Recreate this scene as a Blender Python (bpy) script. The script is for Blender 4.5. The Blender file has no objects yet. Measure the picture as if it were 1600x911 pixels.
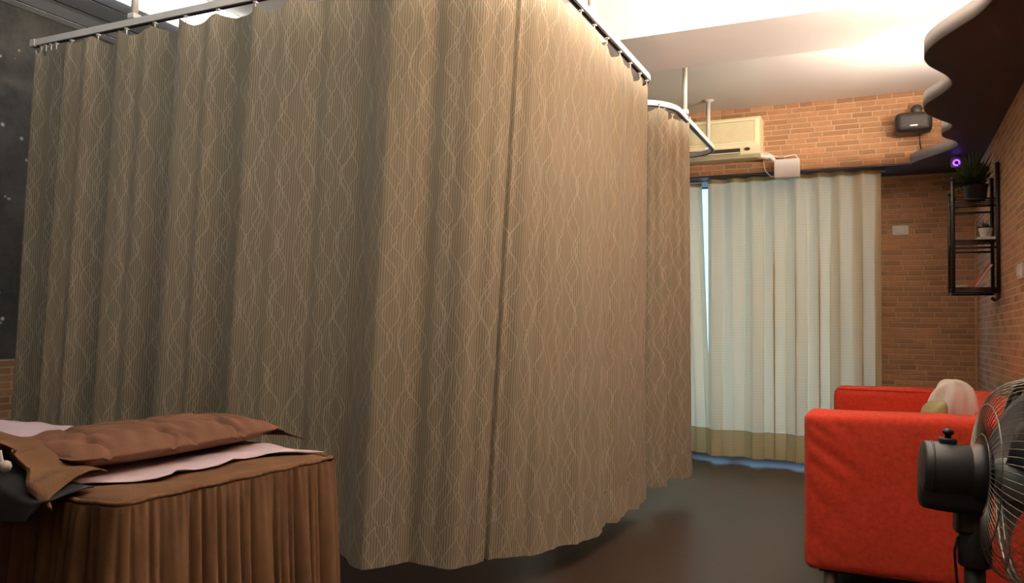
import bpy, bmesh, math, random
import numpy as np
from mathutils import Matrix, Vector
random.seed(7)
rng = np.random.RandomState(5)
PI = math.pi
scene = bpy.context.scene
COL = scene.collection

# ------------------------------------------------------------------ camera
F_PX, CAM_H = 1245.0, 0.94
YAW, PITCH, ROLL = math.radians(25.2), math.radians(2.73), math.radians(0.97)
_fw = Vector((-math.sin(YAW)*math.cos(PITCH), math.cos(YAW)*math.cos(PITCH), math.sin(PITCH)))
_r0 = Vector((math.cos(YAW), math.sin(YAW), 0)); _u0 = _r0.cross(_fw)
_r = _r0*math.cos(ROLL) + _u0*math.sin(ROLL); _u = _r.cross(_fw)
CAM = Vector((0, 0, CAM_H))
cam_data = bpy.data.cameras.new('camera'); cam = bpy.data.objects.new('camera', cam_data); COL.objects.link(cam)
cam_data.sensor_width = 36.0; cam_data.lens = F_PX*36.0/1600.0; cam_data.clip_start = 0.02
mw = Matrix((_r, _u, -_fw)).transposed().to_4x4(); mw.translation = CAM
cam.matrix_world = mw
scene.camera = cam

def ray(x, y): return _fw + _r*((x-800)/F_PX) - _u*((y-455.5)/F_PX)
def onz(x, y, z): d = ray(x, y); return CAM + d*((z-CAM_H)/d.z)
def ony(x, y, Y): d = ray(x, y); return CAM + d*(Y/d.y)
def onx(x, y, X): d = ray(x, y); return CAM + d*(X/d.x)

# ------------------------------------------------------------------ sky, exposure
world = bpy.data.worlds.new('daylight'); scene.world = world; world.use_nodes = True
bg = world.node_tree.nodes['Background']
bg.inputs['Color'].default_value = (0.42, 0.68, 1.0, 1); bg.inputs['Strength'].default_value = 2.4
vs = scene.view_settings
vs.view_transform = 'Standard'; vs.look = 'None'; vs.exposure = 0.18; vs.gamma = 1.0; vs.use_curve_mapping = False
COVE_NEAR, COVE_FAR, PANEL, BATTEN = 720.0, 540.0, 4.0, 22.0      # emission of the cove tubes and the ceiling panel

# ------------------------------------------------------------------ materials
def new_mat(name):
    m = bpy.data.materials.new(name); m.use_nodes = True
    nt = m.node_tree; b = nt.nodes['Principled BSDF']
    return m, nt, b
def L(nt, a, b): nt.links.new(a, b)
def node(nt, t, **kw):
    n = nt.nodes.new(t)
    for k, v in kw.items(): setattr(n, k, v)
    return n
def mth(nt, op, a, b=None, c=None):
    n = nt.nodes.new('ShaderNodeMath'); n.operation = op
    for i, v in enumerate((a, b, c)):
        if v is None: continue
        if isinstance(v, (int, float)): n.inputs[i].default_value = v
        else: nt.links.new(v, n.inputs[i])
    return n.outputs[0]
def mixc(nt, fac, a, b):
    n = nt.nodes.new('ShaderNodeMix'); n.data_type = 'RGBA'
    for s, v in (('Factor', fac), ('A', a), ('B', b)):
        idx = {'Factor': 0, 'A': 6, 'B': 7}[s]
        if isinstance(v, (int, float)): n.inputs[idx].default_value = v
        elif isinstance(v, tuple): n.inputs[idx].default_value = (*v, 1) if len(v) == 3 else v
        else: nt.links.new(v, n.inputs[idx])
    return n.outputs[2]
def ramp(nt, fac, p0, p1):
    n = nt.nodes.new('ShaderNodeMapRange'); n.inputs[1].default_value = p0; n.inputs[2].default_value = p1
    nt.links.new(fac, n.inputs[0]); return n.outputs[0]
def objcoord(nt): return node(nt, 'ShaderNodeTexCoord').outputs['Object']
def noise(nt, vec, scale, detail=4, rough=0.55):
    n = node(nt, 'ShaderNodeTexNoise'); n.inputs['Scale'].default_value = scale
    n.inputs['Detail'].default_value = detail; n.inputs['Roughness'].default_value = rough
    if vec is not None: L(nt, vec, n.inputs['Vector'])
    return n.outputs['Fac']
def bump(nt, b, height, strength=0.3, dist=0.01):
    n = node(nt, 'ShaderNodeBump'); n.inputs['Strength'].default_value = strength; n.inputs['Distance'].default_value = dist
    L(nt, height, n.inputs['Height']); L(nt, n.outputs[0], b.inputs['Normal'])

def plain(name, col, rough=0.6, metal=0.0, var=0.06, scale=18, spec=0.5, bumpy=0.0, fine=None):
    m, nt, b = new_mat(name)
    oc = objcoord(nt)
    f = noise(nt, oc, scale)
    dark = tuple(c*(1-var) for c in col); lite = tuple(min(1, c*(1+var)) for c in col)
    L(nt, mixc(nt, ramp(nt, f, .3, .7), dark, lite), b.inputs['Base Color'])
    b.inputs['Roughness'].default_value = rough; b.inputs['Metallic'].default_value = metal
    b.inputs['Specular IOR Level'].default_value = spec
    if bumpy: bump(nt, b, noise(nt, oc, fine or scale*6, 3), bumpy, 0.004)
    return m
def emit(name, col, strength):
    m, nt, b = new_mat(name)
    b.inputs['Base Color'].default_value = (*col, 1)
    b.inputs['Emission Color'].default_value = (*col, 1); b.inputs['Emission Strength'].default_value = strength
    return m

def fabric_pattern(name, base, line, stripe=0.72):
    """striped drapery with interlaced wavy threads; UV is in metres"""
    m, nt, b = new_mat(name)
    uv = node(nt, 'ShaderNodeTexCoord').outputs['UV']
    sep = node(nt, 'ShaderNodeSeparateXYZ'); L(nt, uv, sep.inputs[0]); u, v = sep.outputs[0], sep.outputs[1]
    nz = noise(nt, uv, 6.0, 1); uj = mth(nt, 'ADD', u, mth(nt, 'MULTIPLY', mth(nt, 'SUBTRACT', nz, 0.5), 0.05))
    total = None
    for p, A, lam, ph, off in ((.091, .019, .172, 0.0, 0.0), (.091, .019, .172, PI, .02), (.127, .027, .246, 1.1, .03), (.127, .027, .246, 1.1+PI, .075), (.173, .022, .31, 2.0, .01)):
        s = mth(nt, 'MULTIPLY', mth(nt, 'SINE', mth(nt, 'MULTIPLY_ADD', v, 2*PI/lam, ph)), A)
        x = mth(nt, 'ADD', mth(nt, 'ADD', uj, s), off)
        d = mth(nt, 'PINGPONG', x, p/2)
        l = node(nt, 'ShaderNodeMapRange'); L(nt, d, l.inputs[0])
        l.inputs[1].default_value = .0004; l.inputs[2].default_value = .0019; l.inputs[3].default_value = 1; l.inputs[4].default_value = 0
        total = l.outputs[0] if total is None else mth(nt, 'MAXIMUM', total, l.outputs[0])
    st = mth(nt, 'MULTIPLY_ADD', mth(nt, 'SINE', mth(nt, 'MULTIPLY', u, 2*PI/.0092)), .5, .5)
    st = mth(nt, 'POWER', st, 1.6)
    basec = mixc(nt, st, base, tuple(c*stripe for c in base))
    wide = noise(nt, uv, 1.3, 2)
    basec = mixc(nt, ramp(nt, wide, .35, .7), basec, mixc(nt, .10, basec, (.36, .30, .20)))
    c = mixc(nt, mth(nt, 'MULTIPLY', total, .62), basec, line)
    L(nt, c, b.inputs['Base Color'])
    b.inputs['Roughness'].default_value = .75; b.inputs['Specular IOR Level'].default_value = .3
    b.inputs['Sheen Weight'].default_value = .08
    return m

def sheer(name, col, trans):
    """window drapery that daylight glows through"""
    m, nt, b = new_mat(name)
    uv = node(nt, 'ShaderNodeTexCoord').outputs['UV']
    sep = node(nt, 'ShaderNodeSeparateXYZ'); L(nt, uv, sep.inputs[0])
    h = mth(nt, 'MULTIPLY_ADD', mth(nt, 'SINE', mth(nt, 'MULTIPLY', sep.outputs[1], 2*PI/.02)), .5, .5)
    c = mixc(nt, mth(nt, 'MULTIPLY', h, .18), col, tuple(x*.72 for x in col))
    L(nt, c, b.inputs['Base Color']); b.inputs['Roughness'].default_value = .85; b.inputs['Specular IOR Level'].default_value = .1
    t = node(nt, 'ShaderNodeBsdfTranslucent'); L(nt, c, t.inputs[0])
    mx = node(nt, 'ShaderNodeMixShader'); mx.inputs[0].default_value = trans
    L(nt, b.outputs[0], mx.inputs[1]); L(nt, t.outputs[0], mx.inputs[2])
    L(nt, mx.outputs[0], nt.nodes['Material Output'].inputs[0])
    return m

BW, BH, BM = .135, .037, .0068      # printed brick: length, course height, joint
def brick_colour_nodes(nt, rnd, vec, base=(.42, .215, .10)):
    a = mixc(nt, rnd, tuple(c*.72 for c in base), tuple(min(1, c*1.28) for c in base))
    return mixc(nt, mth(nt, 'MULTIPLY', ramp(nt, noise(nt, vec, 30, 5), .3, .75), .45), a, tuple(c*.62 for c in base))
def brick_obj_mat(name):
    m, nt, b = new_mat(name)
    oi = node(nt, 'ShaderNodeObjectInfo')
    geo = node(nt, 'ShaderNodeNewGeometry')
    L(nt, brick_colour_nodes(nt, oi.outputs['Random'], geo.outputs['Position']), b.inputs['Base Color'])
    b.inputs['Roughness'].default_value = .8
    bump(nt, b, noise(nt, geo.outputs['Position'], 90, 3), .4, .003)
    return m
def brick_tex_mat(name, ax):
    """brick-print wall covering; ax = which object axis runs along the wall"""
    m, nt, b = new_mat(name)
    sep = node(nt, 'ShaderNodeSeparateXYZ'); oc = objcoord(nt); L(nt, oc, sep.inputs[0])
    com = node(nt, 'ShaderNodeCombineXYZ'); L(nt, sep.outputs[ax], com.inputs[0]); L(nt, sep.outputs[2], com.inputs[1])
    br = node(nt, 'ShaderNodeTexBrick'); L(nt, com.outputs[0], br.inputs['Vector'])
    br.inputs['Scale'].default_value = 1; br.inputs['Mortar Size'].default_value = BM*.5; br.inputs['Mortar Smooth'].default_value = .2
    br.inputs['Brick Width'].default_value = BW; br.inputs['Row Height'].default_value = BH; br.inputs['Bias'].default_value = 0
    br.inputs['Color1'].default_value = (0, 0, 0, 1); br.inputs['Color2'].default_value = (1, 1, 1, 1); br.inputs['Mortar'].default_value = (.5, .5, .5, 1)
    bw = node(nt, 'ShaderNodeSeparateColor'); L(nt, br.outputs['Color'], bw.inputs[0])
    bc = brick_colour_nodes(nt, bw.outputs[0], oc)
    L(nt, mixc(nt, br.outputs['Fac'], bc, (.53, .36, .23)), b.inputs['Base Color'])
    b.inputs['Roughness'].default_value = .8
    bump(nt, b, mth(nt, 'SUBTRACT', 1.0, br.outputs['Fac']), .5, .004)
    return m

def wood_floor(name):
    m, nt, b = new_mat(name)
    oc = objcoord(nt)
    br = node(nt, 'ShaderNodeTexBrick'); L(nt, oc, br.inputs['Vector'])
    br.inputs['Scale'].default_value = 1; br.inputs['Mortar Size'].default_value = .0012; br.inputs['Brick Width'].default_value = 1.2
    br.inputs['Row Height'].default_value = .125; br.offset = .37
    br.inputs['Color1'].default_value = (0, 0, 0, 1); br.inputs['Color2'].default_value = (1, 1, 1, 1); br.inputs['Mortar'].default_value = (0, 0, 0, 1)
    mp = node(nt, 'ShaderNodeMapping'); mp.inputs['Scale'].default_value = (1.5, 26, 1); L(nt, oc, mp.inputs[0])
    g = noise(nt, mp.outputs[0], 3.0, 6, .6)
    sc = node(nt, 'ShaderNodeSeparateColor'); L(nt, br.outputs['Color'], sc.inputs[0])
    c = mixc(nt, ramp(nt, g, .3, .75), (.020, .011, .007), (.062, .035, .022))
    c = mixc(nt, mth(nt, 'MULTIPLY', sc.outputs[0], .35), c, (.045, .024, .016))
    c = mixc(nt, br.outputs['Fac'], c, (.01, .006, .004))
    L(nt, c, b.inputs['Base Color'])
    L(nt, mth(nt, 'MULTIPLY_ADD', g, .16, .30), b.inputs['Roughness'])
    b.inputs['Specular IOR Level'].default_value = .5
    bump(nt, b, g, .08, .002)
    return m

def night_mat(name):
    """dark wall covering sprinkled with pale flecks"""
    m, nt, b = new_mat(name)
    oc = objcoord(nt)
    vo = node(nt, 'ShaderNodeTexVoronoi'); vo.inputs['Scale'].default_value = 11; L(nt, oc, vo.inputs['Vector'])
    fl = node(nt, 'ShaderNodeMapRange'); L(nt, vo.outputs['Distance'], fl.inputs[0])
    fl.inputs[1].default_value = .07; fl.inputs[2].default_value = .15; fl.inputs[3].default_value = 1; fl.inputs[4].default_value = 0
    msk = ramp(nt, noise(nt, oc, 9, 2), .47, .56)
    base = mixc(nt, ramp(nt, noise(nt, oc, 4, 6, .7), .35, .75), (.012, .014, .014), (.075, .072, .060))
    L(nt, mixc(nt, mth(nt, 'MULTIPLY', fl.outputs[0], msk), base, (.55, .52, .46)), b.inputs['Base Color'])
    b.inputs['Roughness'].default_value = .7
    return m

def red_fabric(name):
    m, nt, b = new_mat(name)
    oc = objcoord(nt)
    c = mixc(nt, ramp(nt, noise(nt, oc, 60, 4), .3, .7), (.58, .045, .022), (.74, .070, .034))
    L(nt, c, b.inputs['Base Color']); b.inputs['Roughness'].default_value = .85; b.inputs['Sheen Weight'].default_value = .25
    b.inputs['Sheen Tint'].default_value = (1, .5, .4, 1); b.inputs['Specular IOR Level'].default_value = .2
    bump(nt, b, noise(nt, oc, 420, 2), .25, .002)
    return m

MT = dict(
    ceiling=plain('white_ceiling_paint', (.86, .84, .81), .8, var=.02, scale=3, spec=.2),
    beam=plain('beam_paint', (.74, .69, .65), .8, var=.02, scale=4, spec=.2),
    slat=plain('grey_metal_slat', (.82, .84, .86), .45, var=.03, scale=5),
    groove=plain('slat_groove', (.05, .05, .05), .8),
    plainwall=plain('cream_wall_paint', (.62, .56, .48), .8, var=.04, scale=3),
    mortar=plain('brick_joint', (.53, .36, .23), .9, var=.12, scale=25),
    brick=brick_obj_mat('brick_face'),
    brick_x=brick_tex_mat('brick_print_x', 0), brick_y=brick_tex_mat('brick_print_y', 1),
    night=night_mat('night_wall_covering'),
    floor=wood_floor('dark_wood_floor'),
    black=plain('black_soffit_paint', (.034, .023, .027), .55, var=.15, scale=9),
    lip=plain('grey_edge_paint', (.22, .20, .20), .6, var=.05),
    drape=fabric_pattern('patterned_drape', (.43, .38, .272), (.72, .67, .55), .50),
    sheer=sheer('window_drape', (.93, .70, .41), .45), sheer_hem=sheer('window_drape_hem', (.70, .54, .26), .16),
    rail=plain('white_aluminium', (.86, .85, .83), .4, metal=.0, var=.02), slot=plain('rail_slot', (.03, .03, .03), .6),
    plastic=plain('white_plastic', (.78, .76, .72), .4, var=.02), pipe=plain('grey_pipe_paint', (.58, .54, .49), .5, var=.03),
    red=red_fabric('red_sofa_fabric'), sofa_leg=plain('sofa_leg_metal', (.30, .29, .27), .35, metal=.8),
    under=plain('black_underlining', (.012, .012, .012), .9),
    cover=plain('brown_cotton', (.140, .074, .038), .85, var=.16, scale=14, spec=.15, bumpy=.2, fine=260),
    quilt=plain('brown_quilted_cotton', (.155, .078, .048), .85, var=.18, scale=10, spec=.15, bumpy=.25, fine=180),
    sheet=plain('lilac_paper', (.80, .64, .72), .8, var=.03, scale=6, spec=.2),
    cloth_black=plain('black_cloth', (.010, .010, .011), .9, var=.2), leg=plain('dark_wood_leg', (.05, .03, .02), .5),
    ac=plain('aged_cream_plastic', (.80, .71, .44), .45, var=.03), ac_in=plain('aged_cream_panel', (.62, .55, .33), .55, var=.06),
    dark=plain('dark_slot', (.015, .013, .012), .6),
    fan=plain('black_fan_plastic', (.014, .014, .015), .48, var=.1), wire=plain('chrome_wire', (.30, .28, .24), .3, metal=.85),
    blade=plain('grey_fan_blade', (.10, .10, .115), .4), hub=plain('grey_blue_hub', (.26, .31, .33), .4),
    iron=plain('dark_bronze_iron', (.020, .014, .010), .45, metal=.3), pot=plain('dark_pot', (.02, .02, .022), .5),
    leaf=plain('dark_green_leaf', (.045, .085, .026), .55, var=.5, scale=30), leaf_pale=plain('grey_green_leaf', (.10, .12, .06), .6, var=.4, scale=30),
    ceramic=plain('white_ceramic', (.80, .78, .74), .3, var=.02), book=plain('red_book_cover', (.42, .05, .035), .5), paper=plain('page_paper', (.8, .77, .7), .7),
    cushion=plain('white_cushion_cotton', (.84, .79, .73), .85, var=.05, spec=.15), olive=plain('olive_cushion_cotton', (.36, .31, .15), .85, var=.1, spec=.15),
    frame=plain('window_frame_aluminium', (.30, .31, .32), .4, metal=.6), lilac=plain('lilac_plastic', (.42, .33, .50), .5),
    glow=emit('purple_led', (.25, .06, 1.0), 3.0), tube=emit('warm_tube', (1.0, .87, .73), COVE_NEAR), tube_mid=emit('warm_tube_mid', (1.0, .87, .73), COVE_NEAR*.72), tube_far=emit('warm_tube_far', (1.0, .87, .73), COVE_FAR),
    panel=emit('cool_panel', (.93, .97, 1.0), PANEL), batten=emit('cool_tube', (.88, .97, 1.0), BATTEN), gloss=plain('satin_ceiling_board', (.72, .71, .69), .32, var=.02, scale=3),
    logo=plain('logo_silver', (.8, .8, .78), .3),
)
def glass_mat():
    m, nt, b = new_mat('window_glass')
    t = node(nt, 'ShaderNodeBsdfTransparent'); t.inputs[0].default_value = (.93, .97, 1, 1)
    g = node(nt, 'ShaderNodeBsdfGlossy'); g.inputs['Roughness'].default_value = .03
    mx = node(nt, 'ShaderNodeMixShader'); mx.inputs[0].default_value = .07
    L(nt, t.outputs[0], mx.inputs[1]); L(nt, g.outputs[0], mx.inputs[2]); L(nt, mx.outputs[0], nt.nodes['Material Output'].inputs[0])
    return m
MT['glass'] = glass_mat()

# ------------------------------------------------------------------ mesh helpers
XF = {}
def world_of(o): return XF.get(o.name, Matrix.Identity(4)) if o else Matrix.Identity(4)
def obj(name, geo, mat, parent=None, smooth=False, origin=None, uv=None, mats=None, fmat=None):
    """geo = (verts, faces) in world space; parent's transform is taken off"""
    verts, faces = geo
    X = world_of(parent)
    if origin is not None: X = Matrix.Translation(Vector(origin))
    inv = X.inverted()
    vv = [tuple(inv @ Vector(v)) for v in verts]
    me = bpy.data.meshes.new(name); me.from_pydata(vv, [], [tuple(f) for f in faces]); me.update()
    for mm in (mats or [mat]): me.materials.append(MT[mm])
    if fmat: me.polygons.foreach_set('material_index', fmat)
    if smooth: me.polygons.foreach_set('use_smooth', [True]*len(me.polygons))
    if uv is not None:
        lay = me.uv_layers.new(name='UVMap')
        li = np.zeros(len(me.loops), dtype=np.int32); me.loops.foreach_get('vertex_index', li)
        lay.data.foreach_set('uv', np.asarray(uv, dtype=np.float32)[li].ravel())
    o = bpy.data.objects.new(name, me); COL.objects.link(o)
    if parent is not None: o.parent = parent; XF[o.name] = X
    elif origin is not None: o.location = origin; XF[o.name] = X
    return o
def tag(o, label, cat, group=None):
    o['label'] = label; o['category'] = cat
    if group: o['group'] = group
    return o
def thing(name, label, cat, loc=(0, 0, 0), rotz=0.0, group=None):
    o = bpy.data.objects.new(name, None); COL.objects.link(o); o.empty_display_size = .1
    o.location = loc; o.rotation_euler = (0, 0, rotz)
    XF[o.name] = Matrix.Translation(Vector(loc)) @ Matrix.Rotation(rotz, 4, 'Z')
    return tag(o, label, cat, group)
def struct(name, geo, mat, parent=None, **kw):
    o = obj(name, geo, mat, parent, **kw); o['kind'] = 'structure'; return o
def join(*gs):
    V, Fs = [], []
    for v, f in gs:
        n = len(V); V += [tuple(p) for p in v]; Fs += [tuple(i+n for i in q) for q in f]
    return V, Fs
def xform(g, M): return [tuple(M @ Vector(v)) for v in g[0]], g[1]
def box(x0, x1, y0, y1, z0, z1):
    v = [(x, y, z) for z in (z0, z1) for y in (y0, y1) for x in (x0, x1)]
    return v, [(0, 2, 3, 1), (4, 5, 7, 6), (0, 1, 5, 4), (2, 6, 7, 3), (0, 4, 6, 2), (1, 3, 7, 5)]
def bevel_box(x0, x1, y0, y1, z0, z1, r=.004, seg=2):
    bm = bmesh.new(); g = box(x0, x1, y0, y1, z0, z1)
    vs_ = [bm.verts.new(p) for p in g[0]]
    for f in g[1]: bm.faces.new([vs_[i] for i in f])
    bmesh.ops.bevel(bm, geom=bm.edges[:], offset=r, segments=seg, affect='EDGES', profile=.5)
    bm.verts.index_update()
    out = [tuple(v.co) for v in bm.verts], [tuple(v.index for v in f.verts) for f in bm.faces]
    bm.free(); return out
def round_box(x0, x1, y0, y1, z0, z1, r, n=14, fn=None):
    """rounded box with a grid on every face; fn displaces (point, normal) -> point"""
    c = Vector(((x0+x1)/2, (y0+y1)/2, (z0+z1)/2)); h = Vector(((x1-x0)/2, (y1-y0)/2, (z1-z0)/2))
    bm = bmesh.new(); bmesh.ops.create_cube(bm, size=2)
    bmesh.ops.subdivide_edges(bm, edges=bm.edges[:], cuts=n, use_grid_fill=True)
    bm.verts.index_update(); V = []
    def spread(t, hh):      # gather grid lines near the rounded edges
        k = max(.3, 1-2.2*r/hh) if hh > r*1.2 else .3
        a = abs(t); s = 1 if t >= 0 else -1
        return s*(a/.72*k if a < .72 else k+(a-.72)/.28*(1-k))*hh
    for v in bm.verts:
        p = Vector((spread(v.co.x, h.x), spread(v.co.y, h.y), spread(v.co.z, h.z)))
        q = Vector([max(-(h[i]-r), min(h[i]-r, p[i])) for i in range(3)])
        d = p-q; nrm = d.normalized() if d.length > 1e-7 else Vector((0, 0, 0))
        w = q+nrm*r if d.length > 1e-7 else p
        if fn: w = Vector(fn(w+c, nrm)) - c
        V.append(tuple(w+c))
    Fs = [tuple(v.index for v in f.verts) for f in bm.faces]; bm.free()
    return V, Fs
def tube(pts, r, n=10, caps=True, closed=False):
    pts = [Vector(p) for p in pts]; N = len(pts); V, Fs = [], []
    rs = r if isinstance(r, (list, tuple)) else [r]*N
    t0 = (pts[1]-pts[0]).normalized()
    up = Vector((0, 0, 1)) if abs(t0.z) < .9 else Vector((1, 0, 0))
    a = t0.cross(up).normalized(); pt = t0
    for i, p in enumerate(pts):
        if closed: t = (pts[(i+1) % N]-pts[i-1]).normalized()
        else: t = (pts[min(i+1, N-1)]-pts[max(i-1, 0)]).normalized()
        ax = pt.cross(t)
        if ax.length > 1e-6: a = Matrix.Rotation(pt.angle(t), 3, ax.normalized()) @ a
        pt = t; b = t.cross(a)
        V += [tuple(p+(a*math.cos(2*PI*k/n)+b*math.sin(2*PI*k/n))*rs[i]) for k in range(n)]
    M = N if closed else N-1
    for i in range(M):
        for k in range(n):
            j = (i+1) % N
            Fs.append((i*n+k, i*n+(k+1) % n, j*n+(k+1) % n, j*n+k))
    if caps and not closed:
        Fs.append(tuple(range(n-1, -1, -1))); Fs.append(tuple((N-1)*n+k for k in range(n)))
    return V, Fs
def lathe(prof, n=24, M=None):
    """prof = [(radius, z)] about z"""
    V, Fs = [], []
    for rr, z in prof: V += [(rr*math.cos(2*PI*k/n), rr*math.sin(2*PI*k/n), z) for k in range(n)]
    for i in range(len(prof)-1):
        for k in range(n): Fs.append((i*n+k, i*n+(k+1) % n, (i+1)*n+(k+1) % n, (i+1)*n+k))
    Fs.append(tuple(range(n-1, -1, -1))); Fs.append(tuple((len(prof)-1)*n+k for k in range(n)))
    g = (V, Fs)
    return xform(g, M) if M is not None else g
def prism(poly, z0, z1):
    n = len(poly)
    V = [(x, y, z0) for x, y in poly]+[(x, y, z1) for x, y in poly]
    Fs = [tuple(range(n-1, -1, -1)), tuple(range(n, 2*n))]+[(i, (i+1) % n, n+(i+1) % n, n+i) for i in range(n)]
    return V, Fs
def catmull(pts, sub):
    P = [Vector(p) for p in pts]; P = [P[0]*2-P[1]]+P+[P[-1]*2-P[-2]]; out = []
    for i in range(1, len(P)-2):
        for k in range(sub):
            t = k/sub; a, b, c, d = P[i-1:i+3]
            out.append(.5*((2*b)+(c-a)*t+(2*a-5*b+4*c-d)*t*t+(3*b-a-3*c+d)*t**3))
    out.append(P[-2]); return out
def sheet_grid(P, thick=0.0):
    """P[i][j] points -> surface, optionally given a back face"""
    ni, nj = len(P), len(P[0]); V = [tuple(P[i][j]) for i in range(ni) for j in range(nj)]
    Fs = [(i*nj+j, (i+1)*nj+j, (i+1)*nj+j+1, i*nj+j+1) for i in range(ni-1) for j in range(nj-1)]
    return V, Fs
def solid(o, t, offset=0.0):
    m = o.modifiers.new('thickness', 'SOLIDIFY'); m.thickness = t; m.offset = offset; return o
def pw(x, xs, ys):
    """smooth interpolation through knots"""
    x = np.asarray(x, float); xs = np.asarray(xs, float); ys = np.asarray(ys, float)
    i = np.clip(np.searchsorted(xs, x)-1, 0, len(xs)-2); t = np.clip((x-xs[i])/(xs[i+1]-xs[i]), 0, 1)
    t = t*t*(3-2*t); return ys[i]*(1-t)+ys[i+1]*t

def sweep_rect(path, w, z0, z1):
    N = len(path); V, Fs = [], []
    for i, p in enumerate(path):
        t = (path[min(i+1, N-1)]-path[max(i-1, 0)]).normalized(); nn = Vector((t.y, -t.x))
        for s, z in ((-1, z0), (1, z0), (1, z1), (-1, z1)): V.append((p.x+nn.x*s*w/2, p.y+nn.y*s*w/2, z))
    for i in range(N-1):
        for k in range(4): Fs.append((i*4+k, i*4+(k+1) % 4, (i+1)*4+(k+1) % 4, (i+1)*4+k))
    Fs += [(3, 2, 1, 0), tuple((N-1)*4+k for k in range(4))]
    return V, Fs

# ------------------------------------------------------------------ the room
XL, XR, YB, YF, ZC = -4.09, .56, -2.6, 6.30, 2.58
BK_Y, BK_Z = 5.90, 2.10           # bulkhead over the window: front face, underside
BEAM_Y0, BEAM_Y1, BEAM_Z = 3.65, 4.17, 2.35
struct('floor', box(XL-.1, XR+.1, YB-.1, YF+.35, -.1, 0), 'floor')
struct('ceiling', box(XL-.1, XR+.1, YB-.1, YF+.35, ZC+.012, ZC+.1), 'ceiling')
ceil = bpy.data.objects['ceiling']
# metal slats over the left side of the room, each a strip with a dark joint between
sx = [XL, -4.005, -3.822, -3.639, -3.456]
obj('slat_joint_backing', box(XL, -3.456, YB, BEAM_Y0, ZC-.0062, ZC+.0119), 'groove', ceil)
for a, b in zip(sx[:-1], sx[1:]): obj('slat', bevel_box(a+.008, b-.008, YB, BEAM_Y0, ZC-.0078, ZC-.0063, .0005, 1), 'slat', ceil)
obj('ceiling_board', box(-3.10, XR, YB, BEAM_Y0, ZC-.004, ZC+.0119), 'ceiling', ceil)
obj('ceiling_board', box(XL, XR, BEAM_Y1, YF, ZC-.004, ZC+.0119), 'gloss', ceil)
struct('trim_1', box(XL, XR, BEAM_Y0, BEAM_Y1, BEAM_Z, ZC+.012), 'beam')['label'] = 'plastered ceiling beam crossing the room'
# left wall: night-sky covering above a low brick band
struct('wall_left', box(XL-.1, XL, YB, YF, 0, ZC), 'night')
wl = bpy.data.objects['wall_left']
struct('trim_2', box(XL, XL+.012, YB, YF, 0, .745), 'brick_y')['label'] = 'low brick-print band under the dark wall'
struct('wall_right', box(XR, XR+.1, YB, YF, 0, ZC), 'brick_y')
struct('wall_back', box(XL, XR, YB-.1, YB, 0, ZC), 'plainwall')
# far wall with the glazed opening
WX0, WX1, WZ1 = -2.9, -.138, 2.20
wf = struct('wall_far', join(box(WX1, XR, YF, YF+.25, 0, ZC), box(XL, WX0, YF, YF+.25, 0, ZC), box(WX0, WX1, YF, YF+.25, WZ1, ZC)), 'mortar')
# bulkhead above the window, printed bricks
BKX0 = -1.62
V1, F1 = box(BKX0, XR, BK_Y, BK_Y+.05, BK_Z, ZC); V2, F2 = box(XL, BKX0, BK_Y, BK_Y+.05, BK_Z, ZC); V3, F3 = box(XL, XR, BK_Y+.05, BK_Y+.06, BK_Z, ZC)
gg = join((V1, F1), (V2, F2), (V3, F3))
bk = struct('trim_3', gg, None, mats=['mortar', 'brick_x', 'black'], fmat=[0]*6+[1]*6+[2]*6)
bk['label'] = 'brick bulkhead boxing in the top of the window'
bkb = struct('trim_4', box(XL, XR, BK_Y+.002, YF, BK_Z-.012, BK_Z), 'black'); bkb['label'] = 'black underside board of the bulkhead'

BRICKS = {}
def brick_mesh(Lb):
    k = round(Lb/.01)
    if k not in BRICKS:
        l = k*.01; g = bevel_box(0, l-BM, -.004, .0, 0, BH-BM, .0016, 1)
        me = bpy.data.meshes.new('brick'); me.from_pydata(g[0], [], g[1]); me.materials.append(MT['brick']); BRICKS[k] = me
    return BRICKS[k], k*.01
def lay_bricks(parent, x0, x1, y, z0, z1):
    z = z0; row = 0; n = 0
    while z+BH*.6 < z1:
        x = x0
        first = True
        while x < x1-.02:
            w = random.choice((.09, .11, .13, .13, .15, .16, .17))
            if first: w = random.choice((.05, .08, .11, .14)); first = False
            if x+w > x1-.03: w = max(.03, math.floor((x1-x)*100+1e-6)/100)
            me, l = brick_mesh(w)
            o = bpy.data.objects.new('brick', me); COL.objects.link(o); o.parent = parent
            o.location = (x+BM/2, y, z+BM/2); x += l; n += 1
        z += BH; row += 1
    return n
NB = [lay_bricks(bk, BKX0, XR-.005, BK_Y, BK_Z, ZC), lay_bricks(wf, WX1+.01, XR, YF, .0, BK_Z-.02)]

# wavy black canopy with the lights on top, along the right wall
edge = [(.36, -2.55), (.20, -2.2), (.17, -1.9), (.27, -1.55), (.25, -1.2), (.16, -.9), (.18, -.6), (.28, -.3), (.24, .1), (.16, .45), (.18, .8), (.29, 1.15), (.25, 1.55), (.17, 1.9), (.19, 2.25), (.30, 2.6), (.34, 2.95), (.31, 3.2),
        (.19, 3.45), (.150, 3.60), (.168, 3.75), (.245, 3.93), (.275, 4.08), (.240, 4.24), (.180, 4.40), (.190, 4.56), (.255, 4.72), (.325, 4.86), (.322, 4.97), (.292, 5.06), (.310, 5.17), (.375, 5.30), (.390, 5.42), (.345, 5.55), (.27, 5.68), (.20, 5.79), (.15, BK_Y)]
ep = [(p.x, p.y) for p in catmull([(x, y, 0) for x, y in edge], 5)]
CZ0, CZ1 = BK_Z-.012, BK_Z+.008          # canopy underside and deck
poly = ep+[(XR, BK_Y), (XR, YB+.05)]
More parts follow.
